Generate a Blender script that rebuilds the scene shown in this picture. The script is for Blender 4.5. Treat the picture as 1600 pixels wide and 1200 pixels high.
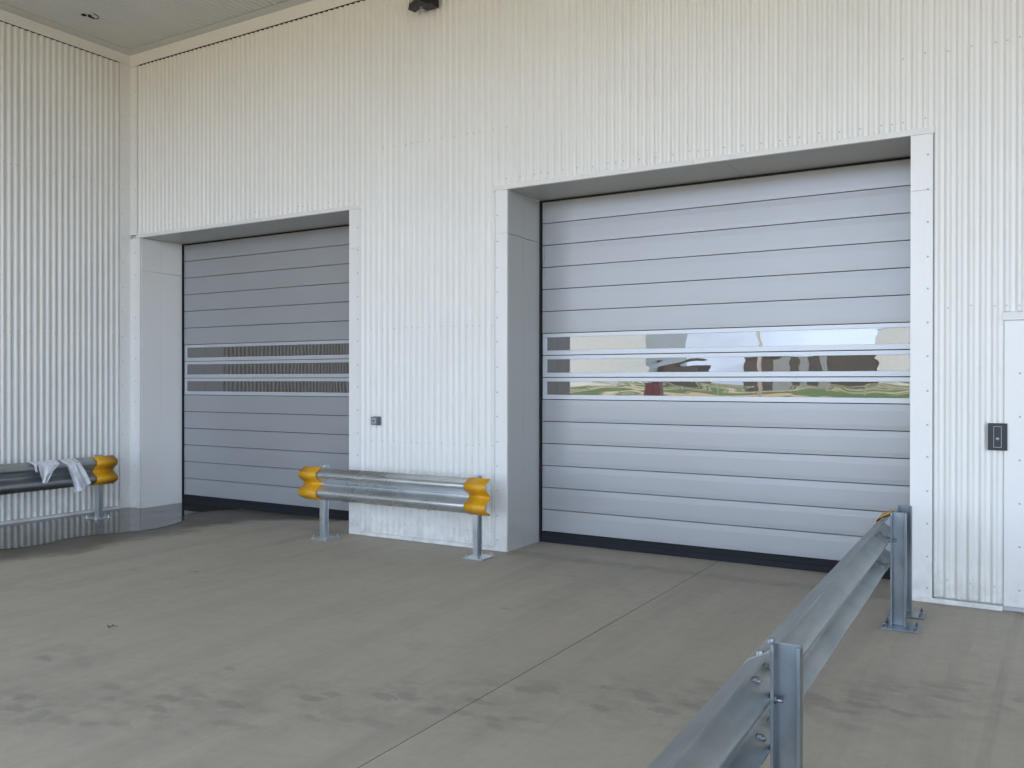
import bpy, math, random
from mathutils import Matrix, Vector
random.seed(7)
R = math.radians
for o in list(bpy.data.objects): bpy.data.objects.remove(o)
scn = bpy.context.scene
COL = scn.collection

# ---------------------------------------------------------------- camera
cam = bpy.data.cameras.new('camera'); co = bpy.data.objects.new('camera', cam); COL.objects.link(co)
cam.sensor_width = 36; cam.lens = 1357.8 / 1600 * 36; cam.clip_start = .05; cam.clip_end = 3000
co.matrix_world = (Matrix.Translation((9.543, -6.779, 1.55)) @ Matrix.Rotation(R(30.907), 4, 'Z')
                   @ Matrix.Rotation(R(90 - .145), 4, 'X') @ Matrix.Rotation(R(.061), 4, 'Z'))
scn.camera = co
# ---------------------------------------------------------------- sky, sun, exposure
SUN_EL, SUN_AZ = 58, 12          # the sun stands behind the building, a little to its left
w = bpy.data.worlds.new('World'); scn.world = w; w.use_nodes = True
nt = w.node_tree; nt.nodes.clear()
out = nt.nodes.new('ShaderNodeOutputWorld'); bg = nt.nodes.new('ShaderNodeBackground')
sky = nt.nodes.new('ShaderNodeTexSky'); sky.sky_type = 'NISHITA'; sky.sun_disc = False
sky.sun_elevation = R(SUN_EL); sky.sun_rotation = R(-SUN_AZ); sky.dust_density = 2.0; sky.air_density = 1.0
tc = nt.nodes.new('ShaderNodeTexCoord'); mp = nt.nodes.new('ShaderNodeMapping'); mp.inputs['Scale'].default_value = (1, 1, 3.5)
cn = nt.nodes.new('ShaderNodeTexNoise'); cn.inputs['Scale'].default_value = 2.2; cn.inputs['Detail'].default_value = 7
cr = nt.nodes.new('ShaderNodeValToRGB'); cr.color_ramp.elements[0].position = .12; cr.color_ramp.elements[1].position = .58
mx = nt.nodes.new('ShaderNodeMixRGB'); mx.inputs[2].default_value = (13.2, 16.2, 21.6, 1)
nt.links.new(tc.outputs['Generated'], mp.inputs[0]); nt.links.new(mp.outputs[0], cn.inputs[0])
nt.links.new(cn.outputs[0], cr.inputs[0]); nt.links.new(cr.outputs[0], mx.inputs[0])
nt.links.new(sky.outputs[0], mx.inputs[1]); 
sep = nt.nodes.new('ShaderNodeSeparateXYZ'); nt.links.new(tc.outputs['Generated'], sep.inputs[0])   # brighter white haze low over the horizon
hz = nt.nodes.new('ShaderNodeMapRange'); hz.inputs[1].default_value = 0; hz.inputs[2].default_value = .30; hz.inputs[3].default_value = 1.75; hz.inputs[4].default_value = .95
nt.links.new(sep.outputs[2], hz.inputs[0])
mu = nt.nodes.new('ShaderNodeMixRGB'); mu.blend_type = 'MULTIPLY'; mu.inputs[0].default_value = 1
nt.links.new(mx.outputs[0], mu.inputs[1]); nt.links.new(hz.outputs[0], mu.inputs[2]); nt.links.new(mu.outputs[0], bg.inputs[0]); nt.links.new(bg.outputs[0], out.inputs[0])
bg.inputs[1].default_value = .12
sd = bpy.data.lights.new('sun', 'SUN'); sd.energy = 5.0; sd.angle = R(.5); sd.color = (1, .95, .87)
so = bpy.data.objects.new('sun', sd); COL.objects.link(so)
v = Vector((-math.sin(R(SUN_AZ)) * math.cos(R(SUN_EL)), math.cos(R(SUN_AZ)) * math.cos(R(SUN_EL)), math.sin(R(SUN_EL))))
so.rotation_euler = v.to_track_quat('Z', 'Y').to_euler(); so.location = v * 30
scn.view_settings.view_transform = 'Standard'; scn.view_settings.look = 'None'
scn.view_settings.exposure = .88; scn.view_settings.gamma = 1
scn.render.resolution_x = 1024; scn.render.resolution_y = 768
scn.render.engine = 'CYCLES'
scn.cycles.max_bounces = 10; scn.cycles.diffuse_bounces = 6

# ---------------------------------------------------------------- node helper
class NT:
    def __init__(s, name):
        s.m = bpy.data.materials.new(name); s.m.use_nodes = True; s.t = s.m.node_tree
        s.b = s.t.nodes['Principled BSDF']; s._co = None
    def n(s, typ, **kw):
        nd = s.t.nodes.new(typ)
        for k, v in kw.items():
            if k in ('operation', 'blend_type', 'feature', 'noise_dimensions', 'data_type', 'invert', 'interpolation_type', 'clamp'): setattr(nd, k, v)
            else:
                s.put(nd.inputs[k.replace('_', ' ')], v)
        return nd
    def put(s, sock, v):
        if hasattr(v, 'is_output') or isinstance(v, bpy.types.NodeSocket): s.t.links.new(v, sock)
        else: sock.default_value = v
    def co(s):
        if not s._co: s._co = s.t.nodes.new('ShaderNodeTexCoord').outputs['Object']
        return s._co
    def mapd(s, scale=(1, 1, 1), rot=(0, 0, 0), loc=(0, 0, 0)):
        return s.n('ShaderNodeMapping', Vector=s.co(), Scale=scale, Rotation=rot, Location=loc).outputs[0]
    def noise(s, scale, detail=4, rough=.5, vec=None, dist=0):
        return s.n('ShaderNodeTexNoise', Vector=vec or s.co(), Scale=scale, Detail=detail, Roughness=rough, Distortion=dist).outputs[0]
    def math(s, op, a, b=0, c=None):
        nd = s.n('ShaderNodeMath', operation=op); s.put(nd.inputs[0], a); s.put(nd.inputs[1], b)
        if c is not None: s.put(nd.inputs[2], c)
        return nd.outputs[0]
    def rng(s, v, a, b, lo=0., hi=1., smooth=False):
        nd = s.n('ShaderNodeMapRange'); nd.interpolation_type = 'SMOOTHSTEP' if smooth else 'LINEAR'
        for i, x in enumerate((v, a, b, lo, hi)): s.put(nd.inputs[i], x)
        return nd.outputs[0]
    def mix(s, f, a, b, mode='MIX'):
        nd = s.n('ShaderNodeMixRGB', blend_type=mode)
        for i, x in enumerate((f, a, b)): s.put(nd.inputs[i], x if not isinstance(x, tuple) else (*x, 1) if len(x) == 3 else x)
        return nd.outputs[0]
    def bump(s, h, dist, strength=1., normal=None):
        nd = s.n('ShaderNodeBump', Height=h, Distance=dist, Strength=strength)
        if normal: s.put(nd.inputs['Normal'], normal)
        return nd.outputs[0]
    def fin(s, color=None, rough=.5, metal=0., normal=None, **kw):
        if color is not None: s.put(s.b.inputs['Base Color'], (*color, 1) if isinstance(color, tuple) else color)
        s.put(s.b.inputs['Roughness'], rough); s.put(s.b.inputs['Metallic'], metal)
        if normal: s.put(s.b.inputs['Normal'], normal)
        for k, v in kw.items(): s.put(s.b.inputs[k.replace('_', ' ')], v)
        return s.m

def painted(name, c, rough=.35, var=.05, metal=0., grime=.0, wave=.0015, streak=.10):
    t = NT(name)
    n1 = t.noise(.9, 5, .6)
    col = t.mix(t.rng(n1, .3, .7, 0, 1), tuple(x * (1 - var) for x in c), tuple(min(1, x * (1 + var)) for x in c))
    st = t.noise(1, 5, .65, vec=t.mapd((9, 9, .7)))
    col = t.mix(t.rng(st, .56, .78, 0, streak + grime), col, tuple(x * .72 for x in (c[0], c[1] * .98, c[2] * .92)))
    if grime:
        sx = t.n('ShaderNodeSeparateXYZ', Vector=t.co()).outputs[2]
        low = t.math('MULTIPLY', t.rng(sx, 0, .45, 1, 0, True), t.rng(t.noise(6, 5, .7), .35, .75))
        col = t.mix(t.math('MULTIPLY', low, .6), col, (.36, .32, .25))
    ro = rough
    nm = t.bump(t.noise(2.6, 2, .4), wave) if wave else None
    return t.fin(col, ro, metal, nm)

M = {}
M['clad'] = painted('off_white_cladding', (.755, .745, .695), .36, .03, grime=.08, wave=.001)
M['trim'] = painted('off_white_trim', (.765, .757, .72), .30, .02, grime=.05, wave=.003)
M['lining'] = painted('shaded_lining_sheet', (.47, .475, .45), .34, .02, wave=0, streak=0)  # white reveal sheet darkened, the shade on it put into the colour
M['lining_lit'] = painted('lit_lining_sheet', (.80, .79, .75), .30, .02, wave=0, streak=0)  # lighter copy of the same sheet for the reveal that looks better lit
M['soffit'] = painted('soffit_sheet', (.60, .61, .585), .45, .03)
M['silver'] = painted('silver_door_paint', (.366, .371, .374), .36, .03, metal=.28, wave=0, streak=.03)
M['alu'] = painted('anodised_aluminium', (.52, .54, .56), .36, .02, metal=.3, streak=0, wave=0)
M['rubber'] = painted('black_rubber', (.006, .007, .010), .8, .2, wave=0, streak=0)
M['black'] = painted('black_plastic', (.004, .004, .0045), .42, .1, wave=0, streak=0)
M['near_black'] = painted('dark_gap', (.008, .009, .011), .85, .1, wave=0)
M['screw'] = painted('screw_head', (.42, .42, .42), .4, .1, metal=.3, wave=0)
M['grey'] = painted('grey_plastic', (.13, .15, .18), .45, .1, wave=0)
M['lightgrey'] = painted('light_grey_plastic', (.34, .37, .41), .4, .1, wave=0)
M['warehouse'] = painted('white_warehouse_sheet', (.74, .73, .70), .6, .05, wave=0)
M['darkwall'] = painted('dark_brown_wall', (.09, .075, .065), .7, .2, wave=0)
M['column'] = painted('grey_concrete_column', (.34, .34, .34), .8, .1, wave=0)
M['maroon'] = painted('dark_red_plastic', (.10, .012, .02), .4, .1, wave=0)
M['leaf'] = painted('dead_leaf_brown', (.10, .035, .025), .6, .2, wave=0)
M['timber'] = painted('pale_timber', (.55, .46, .32), .7, .1, wave=0)

def galv(name, c, lo, rough=.38, grain=(14, 14, 3)):
    t = NT(name)
    vor = t.n('ShaderNodeTexVoronoi', Vector=t.co(), Scale=55.).outputs['Color']
    sp = t.n('ShaderNodeSeparateColor', Color=vor).outputs[0]
    big = t.noise(2.5, 3, .5); drip = t.noise(1, 3, .5, vec=t.mapd(grain))
    col = t.mix(t.rng(big, .3, .7), lo, c)
    col = t.mix(t.math('MULTIPLY', sp, .16), col, tuple(x * .65 for x in c))
    col = t.mix(t.rng(drip, .45, .80, 0, .40), col, tuple(min(1, x * 1.3) for x in c))
    blot = t.noise(9, 6, .75, dist=.4)
    if rough > .4: col = t.mix(t.rng(blot, .58, .80, 0, .5), col, tuple(x * .55 for x in c))
    ro = t.rng(big, .3, .7, rough - .04, rough + .06)
    return t.fin(col, ro, .88)
M['galv'] = galv('galvanised_steel', (.68, .71, .73), (.52, .55, .57), .30)
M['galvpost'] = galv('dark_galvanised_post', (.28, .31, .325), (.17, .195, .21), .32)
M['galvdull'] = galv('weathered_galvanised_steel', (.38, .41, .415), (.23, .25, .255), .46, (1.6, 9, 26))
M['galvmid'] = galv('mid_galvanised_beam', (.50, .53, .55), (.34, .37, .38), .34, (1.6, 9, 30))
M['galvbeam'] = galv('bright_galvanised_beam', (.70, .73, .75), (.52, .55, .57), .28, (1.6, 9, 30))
def yellow():
    t = NT('yellow_cap_paint')
    col = t.mix(t.rng(t.noise(14, 5, .7), .35, .7), (.68, .34, .008), (.60, .29, .006))
    col = t.mix(t.rng(t.noise(60, 4, .8), .66, .74, 0, .5), col, (.25, .14, .03))
    return t.fin(col, .42, 0)
M['yellow'] = yellow()
def cloth():
    t = NT('white_rag')
    col = t.mix(t.rng(t.noise(9, 5, .7), .4, .7), (.80, .80, .84), (.52, .52, .54))
    return t.fin(col, .85, 0, t.bump(t.noise(30, 5, .6), .006), Sheen_Weight=.3)
M['cloth'] = cloth()
def pane():
    t = NT('tinted_acrylic_pane')
    wv = t.noise(1, 2, .4, vec=t.mapd((1.1, 1, 3.5)), dist=.6)
    col = t.mix(t.rng(t.noise(6, 4, .7), .5, .8, 0, .4), (.055, .046, .036), (.078, .067, .053))
    return t.fin(col, .012, 0, t.bump(wv, .0020), IOR=2.5)
M['pane'] = pane()
def fabric_lens():
    t = NT('floodlight_lens'); return t.fin((.55, .56, .55), .15, 0, Coat_Weight=.6)
M['lens'] = fabric_lens()
def concrete():
    t = NT('concrete')
    sx = t.n('ShaderNodeSeparateXYZ', Vector=t.co()); X, Y = sx.outputs[0], sx.outputs[1]
    big = t.noise(.45, 6, .6); med = t.noise(3.2, 7, .68, dist=.3); fine = t.noise(120, 3, .7); grit = t.noise(420, 2, .6)
    streak = t.noise(1, 6, .62, vec=t.mapd((3.2, .28, 1), rot=(0, 0, R(-4))))
    streak2 = t.noise(1, 7, .7, vec=t.mapd((15, .6, 1), rot=(0, 0, R(3))))
    col = t.mix(t.rng(big, .3, .72), (.395, .350, .276), (.465, .416, .330))
    col = t.mix(t.rng(med, .38, .70, 0, .42), col, (.475, .432, .355))
    col = t.mix(t.rng(streak, .47, .66, 0, .48), col, (.320, .287, .235))
    col = t.mix(t.rng(streak2, .50, .72, 0, .40), col, (.305, .274, .225))
    col = t.mix(t.rng(fine, .35, .75, 0, .30), col, (.34, .308, .255))
    col = t.mix(t.rng(grit, .66, .78, 0, .45), col, (.12, .11, .10))
    mot = t.noise(9, 8, .78, dist=.5)
    col = t.mix(t.rng(mot, .42, .72, 0, .34), col, (.27, .245, .20))
    col = t.mix(t.rng(t.noise(1.3, 8, .7, dist=1.0), .54, .70, 0, .30), col, (.30, .272, .225))
    pit = t.n('ShaderNodeTexVoronoi', Vector=t.co(), Scale=16., Randomness=1.)
    col = t.mix(t.rng(pit.outputs['Distance'], .03, .06, .5, 0), col, (.16, .15, .13))
    # damp footprints trodden across the slab
    dl = t.math('ABSOLUTE', t.math('SUBTRACT', t.math('MULTIPLY', t.math('SUBTRACT', X, 5.44), .514), t.math('MULTIPLY', t.math('ADD', Y, 4.35), .857)))
    dl = t.math('ADD', dl, t.math('MULTIPLY', t.math('SUBTRACT', med, .5), .5))
    band = t.rng(dl, .05, .55, 1, 0, True)
    dx = t.math('SUBTRACT', X, 4.88); dy = t.math('ADD', Y, 3.85)
    rr = t.math('SQRT', t.math('ADD', t.math('MULTIPLY', dx, dx), t.math('MULTIPLY', t.math('MULTIPLY', dy, dy), 2.)))
    patch = t.rng(rr, .14, .34, 1, 0, True)
    reg = t.math('MAXIMUM', band, patch)
    wn = t.t.nodes.new('ShaderNodeTexNoise'); wn.inputs['Scale'].default_value = 4.; wn.inputs['Detail'].default_value = 5; wn.inputs['Roughness'].default_value = .65; t.put(wn.inputs['Vector'], t.co())
    va = t.t.nodes.new('ShaderNodeVectorMath'); va.operation = 'MULTIPLY_ADD'; t.put(va.inputs[0], wn.outputs['Color']); va.inputs[1].default_value = (1.5, 1.5, 0); t.put(va.inputs[2], t.mapd((4.2, 8.6, 1), rot=(0, 0, R(-30))))
    vo = t.n('ShaderNodeTexVoronoi', Vector=va.outputs[0], Scale=1.35, Randomness=1.)
    edge = t.math('ADD', vo.outputs['Distance'], t.math('MULTIPLY', t.math('SUBTRACT', t.noise(9, 6, .75, dist=.8), .5), 1.0))
    blob = t.rng(edge, .26, .60, 1, 0, True)
    pick = t.rng(t.n('ShaderNodeSeparateColor', Color=vo.outputs['Color']).outputs[0], .30, .55)
    fp = t.math('MULTIPLY', t.math('MULTIPLY', reg, blob), pick)
    col = t.mix(t.math('MULTIPLY', fp, .40), col, (.15, .155, .145))
    col = t.mix(t.math('MULTIPLY', t.math('MULTIPLY', reg, t.rng(t.noise(5, 6, .7), .40, .66)), .42), col, (.21, .19, .16))
    # small isolated stains
    v2 = t.n('ShaderNodeTexVoronoi', Vector=t.mapd((.9, 1.7, 1), rot=(0, 0, R(20))), Scale=1.)
    e2 = t.math('ADD', v2.outputs['Distance'], t.math('MULTIPLY', t.math('SUBTRACT', t.noise(20, 4, .7), .5), .14))
    col = t.mix(t.rng(e2, .03, .07, .35, 0, True), col, (.15, .14, .13))
    # tyre tracks that run toward the doors
    for x0, wd in ((10.05, .05), (9.62, .07), (9.35, .03)):
        d = t.math('ABSOLUTE', t.math('SUBTRACT', t.math('ADD', X, t.math('MULTIPLY', Y, -.035)), x0 + .12))
        k = t.math('MULTIPLY', t.rng(d, wd * .6, wd * 1.2, 1, 0, True), t.rng(streak2, .35, .62, .03, .20))
        col = t.mix(k, col, (.125, .12, .11))
    # damp border round the puddle by the left wall
    yb = t.math('MULTIPLY', t.math('MAXIMUM', Y, 0), 1.5)
    lim = t.math('ADD', t.math('ADD', yb, 1.52), t.math('MULTIPLY', t.noise(1.8, 6, .7), 1.0))
    k = t.math('SUBTRACT', X, lim)
    wet = t.rng(k, -.22, .14, 1, 0, True)
    col = t.mix(t.math('MULTIPLY', wet, .92), col, (.075, .062, .040))
    dirt = t.rng(t.math('ABSOLUTE', k), .0, .16, .35, 0, True)
    col = t.mix(t.math('MULTIPLY', dirt, t.rng(med, .35, .6)), col, (.14, .12, .075))
    # darker line where the slab meets the wall
    wl = t.math('MULTIPLY', t.rng(t.math('ABSOLUTE', Y), .02, .16, .5, 0, True), t.rng(X, 2.5, 3.5))
    col = t.mix(t.math('MULTIPLY', wl, t.rng(t.noise(7, 5, .7), .3, .7)), col, (.13, .12, .10))
    ro = t.rng(med, .3, .7, .50, .72)
    ro = t.mix(t.math('MULTIPLY', wet, .5), ro, (.22, .22, .22))
    h = t.math('ADD', t.math('MULTIPLY', fine, .5), t.math('ADD', t.math('MULTIPLY', streak2, .8), t.math('MULTIPLY', med, .6)))
    return t.fin(col, ro, 0, t.bump(h, .0025))
M['concrete'] = concrete()
def puddle():
    t = NT('puddle_water')
    col = t.mix(t.rng(t.noise(5, 5, .7), .35, .7), (.045, .040, .030), (.075, .066, .050))
    return t.fin(col, t.rng(t.noise(2.2, 6, .7), .42, .70, .02, .22), 0, t.bump(t.noise(2.5, 3), .0012), IOR=1.34)
M['puddle'] = puddle()
def soil():
    t = NT('sandy_soil')
    col = t.mix(t.rng(t.noise(.15, 8, .7), .35, .65), (.58, .42, .23), (.48, .33, .17))
    return t.fin(col, .95, 0, t.bump(t.noise(3, 6, .7), .05))
M['soil'] = soil()
def grass():
    t = NT('grass')
    col = t.mix(t.rng(t.noise(.05, 6, .7), .35, .65), (.055, .115, .012), (.11, .155, .022))
    col = t.mix(t.rng(t.noise(.022, 5, .6, dist=1.2), .53, .57), col, (.62, .50, .32))
    return t.fin(col, .9)
M['grass'] = grass()

# ---------------------------------------------------------------- mesh helper
class MB:
    def __init__(s): s.v = []; s.f = []; s.mi = []; s.sm = []
    def face(s, idx, m=0, sm=False): s.f.append(idx); s.mi.append(m); s.sm.append(sm)
    def add(s, vs, fs, m=0, sm=False):
        b = len(s.v); s.v += [tuple(v) for v in vs]
        for f in fs: s.face([b + i for i in f], m, sm)
    def box(s, x0, x1, y0, y1, z0, z1, m=0):
        s.add([(x0, y0, z0), (x1, y0, z0), (x1, y1, z0), (x0, y1, z0), (x0, y0, z1), (x1, y0, z1), (x1, y1, z1), (x0, y1, z1)],
              [(3, 2, 1, 0), (4, 5, 6, 7), (0, 1, 5, 4), (1, 2, 6, 5), (2, 3, 7, 6), (3, 0, 4, 7)], m)
    def prism(s, pts, axis, a, b, m=0, sm=False):
        """closed polygon pts extruded along axis from a to b; pts in the two other axes in cyclic order"""
        def P(p, t):
            return (t, p[0], p[1]) if axis == 0 else (p[1], t, p[0]) if axis == 1 else (p[0], p[1], t)
        n = len(pts); k = len(s.v)
        s.v += [P(p, a) for p in pts] + [P(p, b) for p in pts]
        for i in range(n):
            j = (i + 1) % n; s.face([k + i, k + j, k + n + j, k + n + i], m, sm)
        s.face([k + i for i in range(n)][::-1], m); s.face([k + n + i for i in range(n)], m)
    def cyl(s, c, r, h, ax=(0, 0, 1), n=10, m=0, r2=None, sm=True):
        q = Vector((0, 0, 1)).rotation_difference(Vector(ax).normalized()); c = Vector(c); r2 = r if r2 is None else r2
        k = len(s.v)
        for t, rad in ((0, r), (h, r2)):
            for i in range(n):
                a = 2 * math.pi * i / n
                s.v.append(tuple(c + q @ Vector((rad * math.cos(a), rad * math.sin(a), t))))
        for i in range(n):
            j = (i + 1) % n; s.face([k + i, k + j, k + n + j, k + n + i], m, sm)
        s.face([k + i for i in range(n)][::-1], m); s.face([k + n + i for i in range(n)], m)
    def build(s, name, mats, parent=None, bevel=0, mat=None):
        me = bpy.data.meshes.new(name); me.from_pydata(s.v if mat is None else [tuple(mat @ Vector(v)) for v in s.v], [], s.f)
        for mm in (mats if isinstance(mats, (list, tuple)) else [mats]): me.materials.append(M[mm])
        me.polygons.foreach_set('material_index', s.mi); me.polygons.foreach_set('use_smooth', s.sm); me.update()
        o = bpy.data.objects.new(name, me); COL.objects.link(o)
        if parent: o.parent = parent
        if bevel:
            b = o.modifiers.new('bevel', 'BEVEL'); b.width = bevel; b.segments = 2; b.limit_method = 'ANGLE'; b.angle_limit = R(40)
        return o
def tag(o, label=None, cat=None, group=None, kind=None):
    for k, v in (('label', label), ('category', cat), ('group', group), ('kind', kind)):
        if v: o[k] = v
    return o
def empty(name, loc, label, cat, group=None, rz=0):
    o = bpy.data.objects.new(name, None); COL.objects.link(o); o.location = loc; o.rotation_euler.z = rz; o.empty_display_size = .2
    return tag(o, label, cat, group)
def local(root):   # children are given in world coordinates; this moves them under the root
    return Matrix.Translation(-Vector(root.location))

# ---------------------------------------------------------------- ground
JX = 7.225
fl = MB()
YS = -13.5
def slab(x0, x1): fl.add([(x0, YS, 0), (x1, YS, 0), (x1, .9, 0), (x0, .9, 0)], [(0, 1, 2, 3)])
slab(-6, JX - .0018); slab(JX + .0018, 26)
fl.add([(JX - .0018, YS, 0), (JX - .0018, YS, -.008), (JX - .0018, .9, -.008), (JX - .0018, .9, 0),
        (JX + .0018, YS, 0), (JX + .0018, YS, -.008), (JX + .0018, .9, -.008), (JX + .0018, .9, 0)], [(0, 1, 2, 3), (7, 6, 5, 4), (1, 5, 6, 2)], 1)
floor = fl.build('concrete_floor', ['concrete', 'near_black']); tag(floor, 'grey concrete slab under the canopy with one straight saw cut joint', 'floor', kind='structure')
gm = MB(); gm.add([(-900, -1200, -.07), (900, -1200, -.07), (900, -70, -.07), (-900, -70, -.07)], [(0, 1, 2, 3)])
ym = MB(); ym.add([(-120, -70.1, -.05), (140, -70.1, -.05), (140, YS - .02, -.05), (-120, YS - .02, -.05)], [(0, 1, 2, 3)])
ym.add([(-120, YS - .02, -.05), (-6.02, YS - .02, -.05), (-6.02, 60, -.05), (-120, 60, -.05)], [(0, 1, 2, 3)])
ym.add([(26.02, YS - .02, -.05), (140, YS - .02, -.05), (140, 60, -.05), (26.02, 60, -.05)], [(0, 1, 2, 3)])
ym.add([(-6.02, 14, -.05), (26.02, 14, -.05), (26.02, 60, -.05), (-6.02, 60, -.05)], [(0, 1, 2, 3)])
tag(ym.build('sandy_yard', 'soil'), 'unseen yard in front of the canopy, made sandy for warm bounce light', 'yard', kind='structure')  # ground out of view, its sandy tone made up to throw warm light upward
tag(gm.build('grass_field', 'grass'), 'open green field with pale bare strips mirrored in the door windows', 'field', kind='structure')
# puddle
edge = [(0.02, -3.4), (.9, -3.3), (1.30, -2.9), (1.41, -2.35), (1.47, -2.02), (1.44, -1.62), (1.56, -1.15), (1.63, -.9), (1.58, -.55), (1.34, -.25), (1.10, -.06), (1.16, .28), (1.30, .56), (1.30, .585), (.24, .585), (.24, -.045), (.02, -.045)]
pts = []
def cat(p0, p1, p2, p3, t): return tuple(.5 * (2 * b + (c - a) * t + (2 * a - 5 * b + 4 * c - d) * t * t + (3 * b - a - 3 * c + d) * t ** 3) for a, b, c, d in zip(p0, p1, p2, p3))
for i in range(len(edge)):
    if 1 <= i < 12:
        for k in range(7):
            p = cat(edge[i - 1], edge[i], edge[i + 1], edge[i + 2], k / 7)
            pts.append((p[0] + random.uniform(-.010, .010) + .035 * math.sin(i * 2.1 + k * .45), p[1] + random.uniform(-.008, .008)))
    else: pts.append(edge[i])
pm = MB(); pm.add([(x, y, .004) for x, y in pts], [tuple(range(len(pts)))])
tag(pm.build('puddle', 'puddle'), 'thin sheet of water lying along the left wall', 'puddle', kind='structure')

# ---------------------------------------------------------------- cladding
PITCH = .072; RB = .0175
PROF = [(0, 0), (.009, 0), (.012, -.0012), (.026, -RB + .0012), (.029, -RB), (.043, -RB), (.046, -RB + .0012), (.060, -.0012), (.063, 0), (.072, 0)]
def prof_at(x):
    u = x % PITCH
    for (a, ya), (b, yb) in zip(PROF, PROF[1:]):
        if a <= u <= b: return ya + (yb - ya) * (u - a) / (b - a)
    return 0
def rib_line(x0, x1):
    xs = [x0]; k = math.floor(x0 / PITCH)
    while k * PITCH < x1:
        for a, _ in PROF[:-1]:
            x = k * PITCH + a
            if x0 + 1e-5 < x < x1 - 1e-5: xs.append(x)
        k += 1
    xs.append(x1); return [(x, prof_at(x)) for x in xs]
def clad(mb, x0, x1, z0, z1, put, m=0):
    L = rib_line(x0, x1); n = len(L); k = len(mb.v)
    mb.v += [put(x, y, z0) for x, y in L] + [put(x, y, z1) for x, y in L]
    for i in range(n - 1): mb.face([k + i, k + i + 1, k + n + i + 1, k + n + i], m)
def screw_row(mb, x0, x1, z, put, ax, m=1, r=.0055):
    k = math.ceil(x0 / PITCH)
    while (k + .5) * PITCH < x1:
        if k % 10 in (0, 1, 3, 5, 7, 9):
            x = (k + .5) * PITCH
            if x > x0 + .02: mb.cyl(put(x, -RB + .0005, z + random.uniform(-.009, .009)), r, .004, ax, 8, m)
        k += 1
front = lambda x, y, z: (x, y, z)
left = lambda s, y, z: (-y, -s, z)          # s = distance from the corner

wall = empty('ribbed_wall', (0, 0, 0), 'long off white ribbed metal wall that holds both roller doors', 'wall')
c = MB()
ZT = 5.401
XE = 23.0
clad(c, .158, 3.69, 3.325, ZT, front); clad(c, 3.69, 5.335, .035, ZT, front)
clad(c, 5.335, 8.925, 3.345, ZT, front); clad(c, 8.925, 9.378, .045, ZT, front)
clad(c, 9.378, 10.64, 2.03, ZT, front); clad(c, 10.64, XE, .045, ZT, front)
for z, segs in ((.165, ((3.72, 5.31), (8.95, 9.37), (10.7, XE))), (.96, ((3.72, 5.31), (10.7, XE))), (2.075, ((3.72, 5.31), (8.95, XE))), 
                (3.405, ((.2, 3.6), (5.36, 8.9))), (3.865, ((3.9, 5.55), (8.7, XE)))):
    for a, b in segs: screw_row(c, a, b, z, front, (0, -1, 0))
c.build('cladding', ['clad', 'screw'], wall)
t = MB()    # flashings: corner, cornice, base
def trim_screws(mb, x, z0, z1, step, y=-.0225, r=.0075):
    z = z0
    while z < z1:
        mb.cyl((x, y + .001, z), r, .004, (0, -1, 0), 8, 1); mb.cyl((x, y - .003, z), r * .55, .003, (0, -1, 0), 6, 1); z += step + random.uniform(-.012, .012)
t.box(.0205, .150, -.018, -.001, 3.345, 5.408); t.box(.0205, .205, -.018, -.001, 0, 3.30)
trim_screws(t, .128, .25, 3.2, .26, -.018); trim_screws(t, .120, 3.6, 5.3, .3, -.018)
cor = MB(); cor.box(.0225, 1.02, -.024, -.022, 5.408, 5.549); cor.box(1.022, 7.1, -.0245, -.0225, 5.408, 5.549); cor.box(7.102, XE, -.024, -.022, 5.408, 5.549)
t.build('corner_flashing', ['trim', 'screw'], wall, .002); cor.build('cornice', 'trim', wall)
b = MB()
for x0, x1 in ((3.706, 5.44), (8.80, 9.374), (10.642, XE)): b.box(x0, x1, -.026, -.001, .0, .034)
b.build('base_flashing', 'trim', wall, .002)
bk = MB(); # the wall's body behind the sheets
bk.box(-.2, .2, .012, .75, -.05, 3.34); bk.box(3.60, 5.40, .012, .75, -.05, 3.34); bk.box(8.84, XE, .012, .75, -.05, 3.34); bk.box(-.2, XE, .012, .75, 3.36, 5.7)
bk.build('wall_core', 'lining', wall)
t = MB(); t.box(.16, XE, .003, .0115, 5.38, 5.545); t.build('gap_shade_strip', 'near_black', wall)  # black strip standing in for the shade in the gap under the cornice

lw = empty('ribbed_wall', (0, -9.6, 0), 'off white ribbed side wall standing behind the guard rail with two rags', 'wall')
mt = local(lw)
c = MB(); clad(c, .150, 9.6, .04, 5.423, left)
for z in (.2, 2.1, 3.92): screw_row(c, .2, 9.5, z, left, (1, 0, 0))
c.build('cladding', ['clad', 'screw'], lw, mat=mt)
t = MB(); t.box(.001, .019, -.153, -.0005, 0, 5.428)
z = .3
while z < 5.2: t.cyl((.018, -.118, z), .007, .004, (1, 0, 0), 8, 1); z += .3
t.build('corner_flashing', ['trim', 'screw'], lw, .002, mat=mt)
t = MB(); t.box(.020, .0222, -4.2, -.0005, 5.43, 5.549); t.box(.020, .0217, -9.6, -4.202, 5.43, 5.549); t.build('cornice', 'trim', lw, mat=mt)
t = MB(); t.box(.001, .03, -9.6, -.155, 0, .036); t.build('base_flashing', 'trim', lw, .002, mat=mt)
t = MB(); t.box(-.2, -.012, -9.6, .0, -.05, 5.7); t.build('wall_core', 'lining', lw, mat=mt)
t = MB(); t.box(-.0115, -.003, -9.6, -.16, 5.40, 5.545); t.build('gap_shade_strip', 'near_black', lw, mat=mt)  # shade under the side cornice, put in as a black strip

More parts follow.
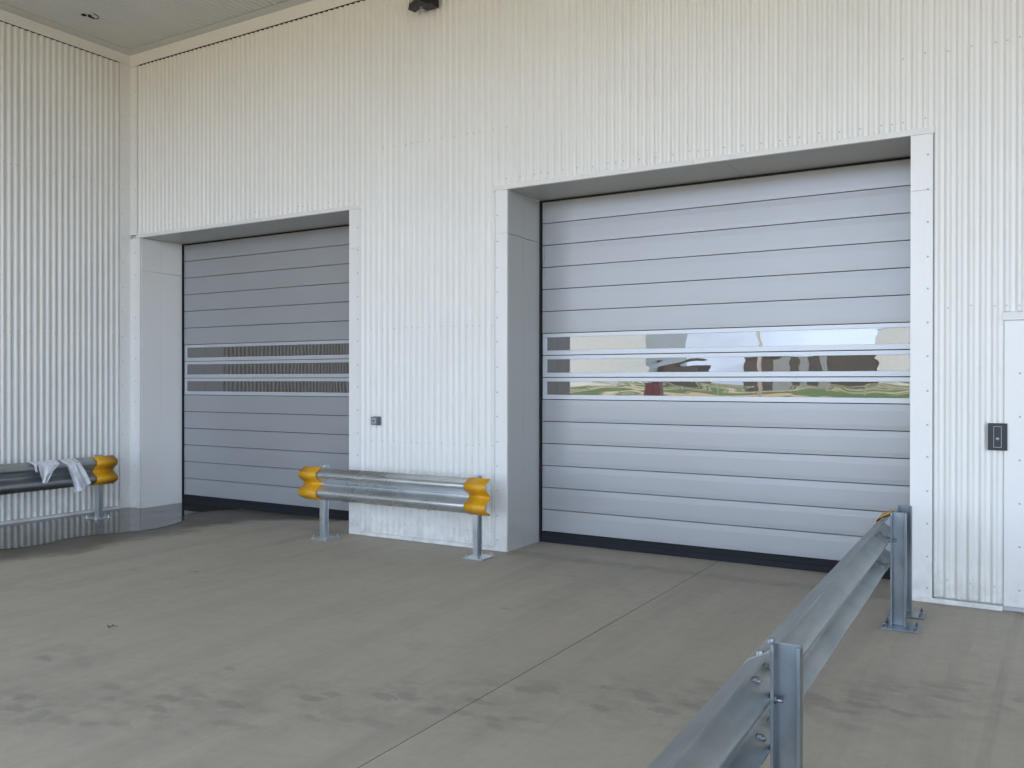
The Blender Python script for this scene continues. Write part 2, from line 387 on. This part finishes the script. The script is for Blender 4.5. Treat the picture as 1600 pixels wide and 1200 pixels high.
rw = empty('ribbed_wall', (XE, -9.6, 0), 'unseen ribbed side wall far to the right, added to block side light', 'wall')  # out of view, added to cut the sky light from the right
mt = local(rw); right = lambda s_, y, z: (XE + y, -s_, z)
c = MB(); clad(c, .05, 9.6, .04, 5.55, right); c.build('cladding', 'clad', rw, mat=mt)
t = MB(); t.box(XE + .012, XE + .2, -9.6, .76, -.05, 5.7); t.build('wall_core', 'lining', rw, mat=mt)

# ---------------------------------------------------------------- canopy
cp = empty('canopy', (0, 0, 5.55), 'flat canopy with grey ribbed soffit over the doors', 'canopy')
mt = local(cp)
c = MB()
L = rib_line(.19, XE); n = len(L); k = len(c.v)
c.v += [(x, -9.6, 5.566 + y * .6) for x, y in L] + [(x, -.14, 5.566 + y * .6) for x, y in L]
for i in range(n - 1): c.face([k + i, k + n + i, k + n + i + 1, k + i + 1])
c.build('soffit', 'soffit', cp, mat=mt)
t = MB(); t.box(.0, .185, -9.6, -.0, 5.550, 5.556); t.box(.187, .52, -.142, 0, 5.550, 5.556); t.box(.522, 6, -.142, 0, 5.5505, 5.556); t.box(6.002, XE, -.142, 0, 5.550, 5.556)
t.build('soffit_flashing', 'soffit', cp, mat=mt)
t = MB(); t.box(-.3, XE + .2, -9.7, 13.6, 5.60, 5.95); t.build('roof_slab', 'warehouse', cp, mat=mt)
t = MB(); t.box(-.3, XE + .2, -9.72, -9.6, 5.40, 5.95); t.build('edge_beam', 'trim', cp, mat=mt)
t = MB()
for x, y, dx, dy in ((.645, -1.03, .035, .02), (.66, -.95, .012, .035), (.69, -.99, .012, .02)): t.box(x - dx / 2, x + dx / 2, y - dy, y + dy, 5.545, 5.558)
for i in range(8):
    a0, a1 = i * .24, (i + 1) * .24
    t.cyl((.70 + .07 * math.cos(a0), -1.0 + .10 * math.sin(a0), 5.549), .004, .03, (-math.sin(a0), math.cos(a0), 0), 5)
t.build('loose_wire', 'near_black', cp, mat=mt)

# ---------------------------------------------------------------- roller doors
ZB = [.105 + .2125 * i for i in range(16)]   # .105 ... 3.2925
def make_door(x0, x1, label, left_inner, fascia):
    root = empty('roller_door', (x0, .6, 0), label, 'roller door')
    mt = local(root); D = .603; a, b_ = x0 + .027, x1 - .027
    # surround: lining, flashings
    j = MB()
    LM = 'lining_lit' if x0 < 1 else 'lining'
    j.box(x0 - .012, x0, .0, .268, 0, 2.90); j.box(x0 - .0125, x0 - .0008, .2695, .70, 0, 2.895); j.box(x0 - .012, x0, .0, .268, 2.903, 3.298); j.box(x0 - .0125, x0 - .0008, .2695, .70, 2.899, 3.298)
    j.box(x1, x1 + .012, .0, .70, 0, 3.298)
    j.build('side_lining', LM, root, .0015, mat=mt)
    h = MB(); xm = x0 + 2.0
    h.box(x0, xm, .0, .70, 3.300, 3.312); h.box(xm + .003, x1, .0, .70, 3.3008, 3.312)
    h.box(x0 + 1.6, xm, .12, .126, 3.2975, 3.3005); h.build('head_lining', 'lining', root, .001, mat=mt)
    f = MB()
    for s0, s1 in fascia['posts']:
        f.box(s0, s1, -.0225, -.0205, 0, 2.905); f.box(s0, s1, -.0220, -.0200, 2.907, 3.300)
        e0, e1 = (s0, s0 + .002) if abs(s0 - x1) < .01 else (s1 - .002, s1)
        f.box(e0, e1, -.0198, -.0005, 0, 3.2995)
        trim_screws(f, s1 - .032 if s0 > 3.5 and s0 < 5 or s0 > 8 else s0 + .022, .1, 3.25, .232)
    if fascia['posts']: f.build('side_flashing', ['trim', 'screw'], root, .002, mat=mt)
    f = MB()
    X0, X1 = fascia['head']
    xm = X0 + (X1 - X0) * .52
    for q0, q1 in ((X0, xm), (xm + .0025, X1)):
        f.prism([(-.002, 3.350), (-.022, 3.344), (-.034, 3.306), (-.034, 3.3), (-.002, 3.3)], 0, q0, q1)
    f.build('head_flashing', 'trim', root, .001, mat=mt)
    # rails and seals
    r = MB(); r.box(x0 + .0005, x0 + .020, D - .025, D + .06, 0, 3.299); r.box(x1 - .020, x1 - .0005, D - .025, D + .06, 0, 3.299)
    r.build('side_rail', 'rubber', root, .002, mat=mt)
    r = MB(); r.box(x0 + .021, x1 - .021, D - .02, D + .05, 3.284, 3.2995); r.build('head_seal', 'rubber', root, .002, mat=mt)
    r = MB(); r.box(x0 + .021, x1 - .021, D - .002, D + .06, .012, .103); r.box(x0 + .021, x1 - .021, D - .014, D + .05, .001, .055)
    r.box(x0 + .021, x1 - .021, D - .007, D + .0, .088, .099)
    r.build('bottom_seal', 'rubber', root, .004, mat=mt)
    r = MB(); r.box(x0 + .02, x1 - .02, D + .03, D + .06, .06, 3.28); r.build('door_core', 'near_black', root, mat=mt)
    # sections
    for i in range(15):
        z0, z1 = ZB[i] + .0032, ZB[i + 1] - .0032
        if i in (6, 7, 8):
            g = MB(); hb, ht = .043, .036
            g.box(a, b_, D - .004, D + .03, z0, z0 + hb); g.box(a, b_, D - .004, D + .03, z1 - ht, z1)
            g.box(a, a + .046, D - .0035, D + .03, z0 + hb, z1 - ht); g.box(b_ - .046, b_, D - .0035, D + .03, z0 + hb, z1 - ht)
            fr = g.build('window_panel', 'alu', root, .0015, mat=mt)
            g = MB(); nx = 2
            g.box(a + .047, b_ - .047, D + .004, D + .009, z0 + hb + .0005, z1 - ht - .0005)
            g.build('pane', 'pane', fr, mat=mt)
            continue
        g = MB(); H = z1 - z0; jit = random.uniform(-.0008, .0008)
        prof = [(D + .020, 0), (D - .0020, .0005), (D - .0030, .030), (D - .0033, .036), (D - .0034, H * .5), (D - .0033, H - .052), (D - .0030, H - .046), (D - .0017, H - .0005), (D + .020, H)]
        pp = [(y + jit, z0 + z) for y, z in prof] + [(D + .028, z1), (D + .028, z0)]
        g.prism(pp, 0, a + .016, b_ - .016)
        g.box(a, a + .0155, D - .008, D + .028, z0, z1); g.box(b_ - .0155, b_, D - .008, D + .028, z0, z1)
        g.build('door_panel', 'silver', root, mat=mt)
    return root
make_door(.221, 3.558, 'shaded grey roller door with three dark window strips, beside the corner', None,
          dict(posts=[(3.559, 3.706)], head=(.150, 3.712)))
make_door(5.445, 8.797, 'lighter silver roller door on the right whose window strips mirror sky and field', None,
          dict(posts=[(5.318, 5.444), (8.798, 8.942)], head=(5.293, 8.952)))

# ---------------------------------------------------------------- personnel door at the right edge
pd = empty('personnel_door', (9.378, 0, 0), 'plain white door trim at the right edge beside the black intercom', 'door')
mt = local(pd)
t = MB(); t.box(9.380, 9.555, -.020, -.0005, .035, 1.968); t.box(10.46, 10.636, -.020, -.0005, .035, 1.968); t.box(9.556, 10.459, -.020, -.0005, 1.82, 1.968)
for x in (9.472, 10.53):
    z = .15
    while z < 1.9: t.cyl((x, -.019, z), .0075, .004, (0, -1, 0), 8, 1); z += .292
t.build('frame', ['trim', 'screw'], pd, .002, mat=mt)
t = MB(); t.prism([(-.002, 2.030), (-.022, 2.026), (-.034, 1.982), (-.034, 1.971), (-.002, 1.971)], 0, 9.374, 10.645); t.build('head_flashing', 'trim', pd, mat=mt)
t = MB(); t.box(9.558, 10.457, .0, .0115, .02, 1.818); lf = t.build('leaf', 'trim', pd, .002, mat=mt)
t = MB(); t.box(10.33, 10.38, -.008, -.0005, .95, 1.12, 0); t.cyl((10.355, -.05, 1.03), .009, .045, (0, 1, 0)); t.box(10.24, 10.365, -.06, -.045, 1.02, 1.04); t.build('handle', 'alu', lf, .002, mat=mt)

# ---------------------------------------------------------------- intercom, key switch, floodlight
ic = empty('intercom', (9.342, -.014, 1.18), 'black rectangular intercom plate on the ribbed wall at the right edge', 'intercom')
t = MB(); t.box(-.058, .058, -.022, .0, -.092, .092); t.build('plate', 'black', ic, .003)
t = MB()
for q in ((-.024, -.021, -.072, .072), (.021, .024, -.072, .072)): t.box(q[0], q[1], -.0245, -.022, q[2], q[3])
for q in ((-.0208, .0208, .069, .072), (-.0208, .0208, -.072, -.069)): t.box(q[0], q[1], -.0245, -.022, q[2], q[3])
t.build('outline', 'lightgrey', ic)
t = MB(); t.box(-.0205, .0205, -.0242, -.0222, -.0685, .0685); t.build('panel', 'black', ic, .001)
t = MB(); t.cyl((0, -.0243, -.012), .011, .003, (0, -1, 0), 20); bt = t.build('button', 'grey', ic)
t = MB(); t.box(-.0075, .0075, -.0290, -.0274, -.0145, -.0095); t.build('mark', 'lens', bt)

ks = empty('key_switch', (3.925, -.014, 1.16), 'small grey square key switch box between the two doors', 'key switch')
t = MB(); t.box(-.040, .040, -.058, 0, -.040, .040); t.box(-.043, .043, -.012, 0, -.043, .043); t.build('housing', 'grey', ks, .004)
t = MB(); t.box(-.027, .027, -.0605, -.0575, -.027, .027); cvr = t.build('cover', 'lightgrey', ks, .003)
t = MB(); t.cyl((0, -.0600, 0), .014, .005, (0, -1, 0), 16); t.box(-.002, .002, -.0665, -.0648, -.009, .009, 0); t.build('key_barrel', 'grey', cvr)

fd = empty('floodlight', (4.60, -.014, 5.17), 'black floodlight high on the wall at the top edge', 'floodlight')
tm = Matrix.Translation((-.01, -.17, .055)) @ Matrix.Rotation(R(-28), 4, 'Z') @ Matrix.Rotation(R(-8), 4, 'X')
t = MB(); t.prism([(-.055, -.15), (.02, -.15), (.06, -.10), (.06, .10), (.02, .15), (-.055, .15)], 0, -.125, .125)
for i in range(9): t.box(-.112 + i * .027, -.108 + i * .027, .060, .080, -.095, .095)
t.build('body', 'black', fd, .004, mat=tm)
t = MB(); t.box(-.100, .100, -.0585, -.0555, -.095, .125); t.build('lens', 'lens', fd, .001, mat=tm)
t = MB()
t.cyl((.03, .01, -.152), .009, .012, (0, 0, -1), 10); t.build('knob', 'lightgrey', fd, mat=tm)
t = MB(); t.box(.0, .05, -.010, -.001, .0, .16); t.build('bracket', 'grey', fd, .002)

t = MB(); t.box(-.06, .085, -.15, -.010, -.058, .14); t.build('driver_box', 'black', fd, .006)
# ---------------------------------------------------------------- guard rails
WP = [(.0, .156), (.003, .153), (.012, .146), (.060, .122), (.073, .114), (.081, .103), (.083, .088), (.082, .073), (.076, .062), (.064, .052), (.022, .026), (.008, .015), (.001, .006), (0, 0)]
WP = WP + [(d, -z) for d, z in WP[-2::-1]]
def wbeam(mb, u0, u1, off=0., sc=1., th=.003, m=0, dent=0):
    """beam along local +X, front toward local -Y, back face lips at y=0"""
    n = len(WP); us = [u0 + (u1 - u0) * i / max(1, int(abs(u1 - u0) / .12)) for i in range(max(1, int(abs(u1 - u0) / .12)) + 1)]
    k = len(mb.v)
    for u in us:
        for side in (0, 1):
            for d, z in WP:
                wob = dent * math.sin(u * 5.1 + z * 9) * .5
                mb.v.append((u, -(d + off + wob) + (th if side else 0), z * sc))
    for i in range(len(us) - 1):
        a = k + i * 2 * n; b = a + 2 * n
        for j in range(n - 1):
            mb.face([a + j, a + j + 1, b + j + 1, b + j], m, True); mb.face([a + n + j, b + n + j, b + n + j + 1, a + n + j + 1], m, True)
        mb.face([a, b, b + n, a + n], m); mb.face([a + n - 1, a + 2 * n - 1, b + 2 * n - 1, b + n - 1], m)
    for a, rev in ((k, 0), (k + (len(us) - 1) * 2 * n, 1)):
        for j in range(n - 1):
            q = [a + j, a + n + j, a + n + j + 1, a + j + 1]; mb.face(q[::-1] if rev else q, m)
def post(root, u, top=.725, zc=None, fl=.047, wd=.095, mat='galv'):
    t = MB(); th = .005
    # C section: web at low u, flanges toward +u (open side)
    pts = [(u, .001), (u + fl, .001), (u + fl, .012), (u + fl - .004, .012), (u + fl - .004, .006), (u + .006, .006), (u + .006, wd - .006), (u + fl - .004, wd - .006), (u + fl - .004, wd - .012), (u + fl, wd - .012), (u + fl, wd), (u, wd)]
    t.prism(pts, 2, .012, top); p = t.build('post', mat, root, .0012)
    t = MB(); t.box(u - .075, u + .125, -.05, .17, .0005, .0118); bp = t.build('base_plate', mat, p, .002)
    for sx in (-.05, .10):
        for sy in (-.028, .148):
            t = MB(); t.cyl((u + sx, sy, .0115), .011, .010, n=6, sm=False); t.cyl((u + sx, sy, .02), .006, .016 + random.uniform(0, .008)); t.build('anchor_bolt', mat, bp)
    return p
def bolt(mb, u, y, z, back=True):
    mb.cyl((u, y, z), .014, .006, (0, -1, 0), 12)
    if back: mb.cyl((u, y, z), .012, .012, (0, 1, 0), 6, sm=False); mb.cyl((u, y, z), .006, .022, (0, 1, 0), 8)
def guard(loc, rz, label, u0, u1, posts, caps, splices=(), post_mat='galv', beam_mat='galv', wd=.080):
    root = empty('guard_rail', loc, label, 'guard rail', rz=rz)
    ZC = .549; up = Matrix.Translation((0, 0, ZC))
    cuts = [u0] + list(splices) + [u1]
    for i in range(len(cuts) - 1):
        t = MB(); wbeam(t, cuts[i] - (.10 if i else 0), cuts[i + 1] + (.10 if i < len(cuts) - 2 else 0), off=.0035 * (i % 2), dent=.0016)
        t.build('beam', beam_mat, root, mat=up)
    for s in splices:
        for du in (-.075, .075):
            for z in (.134, .046, -.046, -.134):
                d = .038 if abs(z) > .1 else .052
                t = MB(); bolt(t, s + du, -d - .003, z); t.build('splice_bolt', beam_mat, root, mat=up)
    for a, b_ in caps:
        t = MB(); wbeam(t, a, b_, off=.014 if a < .5 else .009, sc=1.035, th=.004); t.build('end_cap', 'yellow', root, mat=up)
    for u in posts:
        p = post(root, u, mat=post_mat, wd=wd)
        t = MB(); t.cyl((u + .026, -.008, 0), .016, .008, (0, 1, 0), 14); t.cyl((u + .026, .005, 0), .013, .012, (0, 1, 0), 6, sm=False); t.cyl((u + .026, .005, 0), .007, .03, (0, 1, 0), 8)
        t.build('post_bolt', post_mat, p, mat=up)
    return root
# in front of the pier between the doors
guard((3.35, -.425, 0), 0, 'short guard rail with two yellow ends standing between the two doors', 0, 2.17,
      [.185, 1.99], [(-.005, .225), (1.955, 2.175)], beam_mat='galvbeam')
# along the left wall, facing +x
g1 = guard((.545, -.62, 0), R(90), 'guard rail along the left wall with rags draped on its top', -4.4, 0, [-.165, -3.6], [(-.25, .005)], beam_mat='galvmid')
# foreground, facing the right hand door; its far end has two posts
ang = math.atan2(.064, 3.18)
guard((8.768, -.52, 0), R(-90) + ang, 'long guard rail in the foreground seen from behind, running to the right hand door', -.02, 6.9,
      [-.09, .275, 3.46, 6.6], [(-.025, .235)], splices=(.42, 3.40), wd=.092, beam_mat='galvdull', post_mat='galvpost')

# ---------------------------------------------------------------- rags
def rag_mesh(mb, L, Rr, back=.12, nu=14, nv=26, seed=0, hem=0.):
    """L, Rr: left and right edges as lists of (y, z) seen from the front, from the beam's top edge downward"""
    rnd = random.Random(seed); ph = [rnd.uniform(0, 6) for _ in range(4)]
    def along(P, t):
        t *= len(P) - 1; i = min(int(t), len(P) - 2); f = t - i
        return tuple(a + (b - a) * f for a, b in zip(P[i], P[i + 1]))
    def hug(z):    # x of the beam's front at a height
        zz = z - .549
        if zz > .156: return .545
        for (d0, z0), (d1, z1) in zip(WP, WP[1:]):
            if z1 <= zz <= z0: return .545 + max(d0 + (d1 - d0) * (z0 - zz) / (z0 - z1 + 1e-9), .0)
        return .63
    k = len(mb.v)
    for j in range(nv + 1):
        t = j / nv
        for i in range(nu + 1):
            u = i / nu
            if t < .2:      # behind the beam and over its lip
                s = t / .2; a = along(L, 0); b = along(Rr, 0); y = a[0] + (b[0] - a[0]) * u
                z = .708 - back * (1 - s) ** 1.5 + .004 * math.sin(u * 9 + ph[0]); x = .536 - .004 * (1 - s) - .006 * math.sin(u * 11 + ph[2]) * (1 - s)
            else:
                s = (t - .2) / .8; a = along(L, s); b = along(Rr, s); y = a[0] + (b[0] - a[0]) * u
                z = a[1] + (b[1] - a[1]) * u + hem * s * math.sin(u * 5 + ph[1]) * .02
                x = max(hug(z), .545 + .083 * min(1, s * 3.2)) + .006
                amp = .017 * min(1, s * 1.6)
                x += amp * (1 + math.sin(u * 9.5 + ph[0] + s * 1.4)) * .6 + amp * .5 * (1 + math.sin(u * 21 + ph[1] - s * 3)) * .5
                y += .008 * s * math.sin(s * 8 + u * 6 + ph[3])
                z += .006 * math.sin(u * 13 + ph[2]) * (1 - s * .3) * min(1, s * 6)
            mb.v.append((x, y, z))
    for j in range(nv):
        for i in range(nu):
            a = k + j * (nu + 1) + i; mb.face([a, a + 1, a + nu + 2, a + nu + 1], 0, True)
def rag(label, sheets, seed):
    t = MB()
    for q, (L, Rr, kw) in enumerate(sheets): rag_mesh(t, L, Rr, seed=seed + q, **kw)
    me = t.build('rag', 'cloth')
    base = Vector((.56, sheets[0][0][0][0], .70)); me.data.transform(Matrix.Translation(-base)); me.location = base
    s = me.modifiers.new('thickness', 'SOLIDIFY'); s.thickness = .0025; s.offset = 1
    sb = me.modifiers.new('subdivision', 'SUBSURF'); sb.levels = 1; sb.render_levels = 1
    tag(me, label, 'rag')
rag('wider white rag with a short torn corner, draped on the left guard rail', [
    ([(-1.60, .712), (-1.585, .66), (-1.560, .60)], [(-1.535, .712), (-1.545, .67), (-1.552, .605)], dict(nu=5, nv=16, back=.06)),
    ([(-1.545, .714), (-1.53, .64), (-1.515, .56), (-1.497, .475)], [(-1.285, .714), (-1.30, .67), (-1.375, .60), (-1.452, .480)], dict(nu=16, hem=.3))], 3)
rag('narrow long white rag hanging lowest, nearest the yellow rail end', [
    ([(-1.275, .716), (-1.215, .655), (-1.185, .54), (-1.15, .43), (-1.125, .335)], [(-1.075, .716), (-1.055, .65), (-1.03, .60), (-.985, .50), (-.945, .425)], dict(nu=18, hem=.2)),
    ([(-1.22, .712), (-1.16, .60), (-1.13, .46), (-1.105, .345)], [(-1.14, .712), (-1.09, .60), (-1.06, .46), (-1.035, .365)], dict(nu=8, back=.05))], 11)

# ---------------------------------------------------------------- leaf on the slab
t = MB(); ring = [(.032 * math.cos(a) * (1 + .25 * math.sin(3 * a)), .018 * math.sin(a), .010 + .010 * math.cos(2 * a)) for a in [i * math.pi / 7 for i in range(14)]]
t.add([(0, 0, .003)] + ring, [(0, i + 1, (i + 1) % 14 + 1) for i in range(14)]); t.add([(.03, 0, .006), (.075, .012, .003), (.075, .016, .003), (.03, .004, .009)], [(0, 1, 2, 3)])
lf = t.build('dead_leaf', 'leaf'); lf.location = (4.567, -3.388, .0045); lf.rotation_euler.z = .6; lf.scale = (.6, .6, .8)
sd_ = lf.modifiers.new('thickness', 'SOLIDIFY'); sd_.thickness = .002
tag(lf, 'small curled dark red leaf lying alone on the concrete', 'leaf')

# ---------------------------------------------------------------- what the door windows mirror
def mir(px, D):      # x on the ground at distance D beyond the doors that shows at this column of the right hand door's windows
    th = R(30.907) - math.atan((px - 800) / 1357.8)
    return 9.543 - math.tan(th) * (7.38 + D)
def block(name, x0, x1, y, dep, h, m, label, cat, ribs=None, roof=None):
    root = empty(name, ((x0 + x1) / 2, y, -.06), label, cat); mt = local(root)
    t = MB(); t.box(x0, x1, y - dep, y, -.06, h); t.build('wall', m, root, mat=mt)
    t = MB(); t.box(x0 - .3, x1 + .3, y - dep - .3, y + .3, h + .002, h + .35); t.build('roof', roof or 'column', root, mat=mt)
    return root, mt
D = 260
block('warehouse', mir(886, D), mir(1008, D), -D, 40, 22, 'warehouse', 'far white warehouse beyond the field, mirrored at the left of the door windows', 'warehouse')
block('shed', mir(1008, D + 10), mir(1092, D + 10), -D - 10, 12, 8.0, 'darkwall', 'low dark brown shed mirrored beside the white warehouse', 'shed')
r_, mt = block('depot', mir(1162, D), mir(1368, D), -D, 30, 9.6, 'darkwall', 'dark depot with pale grey bays mirrored in the door windows', 'depot', roof='darkwall')
for p0, p1 in ((1205, 1232), (1247, 1262), (1284, 1296)):
    t = MB(); t.box(mir(p0, D), mir(p1, D), -D + .02, -D + .4, -.06, 9.0); t.build('bay_wall', 'column', r_, mat=mt)
block('office_block', mir(1370, D - 4), mir(1560, D - 4), -D + 4, 30, 16, 'warehouse', 'white office block mirrored at the right end of the door windows', 'building')
t = MB(); fx = mir(870, 92); gx = mir(1600, 92)
fn = empty('fence', (fx, -92, -.06), 'pale post and rail fence across the field, mirrored in the lowest window strip', 'fence')
mt = local(fn); k = 0; x = fx
while x < gx:
    t = MB(); t.box(x - .09, x + .09, -92.09, -91.91, -.06, 1.25); t.build('post', 'timber', fn, mat=mt); x += 4.2
for z in (.35, .75, 1.12):
    t = MB(); t.box(fx, gx, -91.9, -91.86, z - .05, z + .05); t.build('rail', 'timber', fn, mat=mt)
pl = empty('lamp_pole', (mir(1180, 30), -30, 0), 'slim white lamp pole mirrored as a thin upright line in the door windows', 'lamp pole')
t = MB(); t.cyl((0, 0, 0), .085, 8, n=14, r2=.05); t.build('pole', 'warehouse', pl)
t = MB(); t.box(-.12, .12, -.1, .6, 8.0, 8.1); t.build('lamp_head', 'grey', pl, .02)
bn = empty('utility_cabinet', (mir(1013, 40), -40, 0), 'dark red upright cabinet out in the yard, mirrored in the lowest window strip', 'cabinet')
t = MB(); t.box(-.5, .5, -.35, .35, .08, 1.62); t.build('body', 'maroon', bn, .02)
t = MB(); t.box(-.45, -.01, .352, .37, .15, 1.55); t.box(.01, .45, .352, .37, .15, 1.55); t.build('door', 'maroon', bn, .01)
t = MB(); t.box(-.55, .55, -.4, .4, 1.622, 1.70); t.build('roof', 'maroon', bn, .01)
t = MB(); t.box(-.5, .5, -.35, .35, -.05, .078); t.build('plinth', 'column', bn)
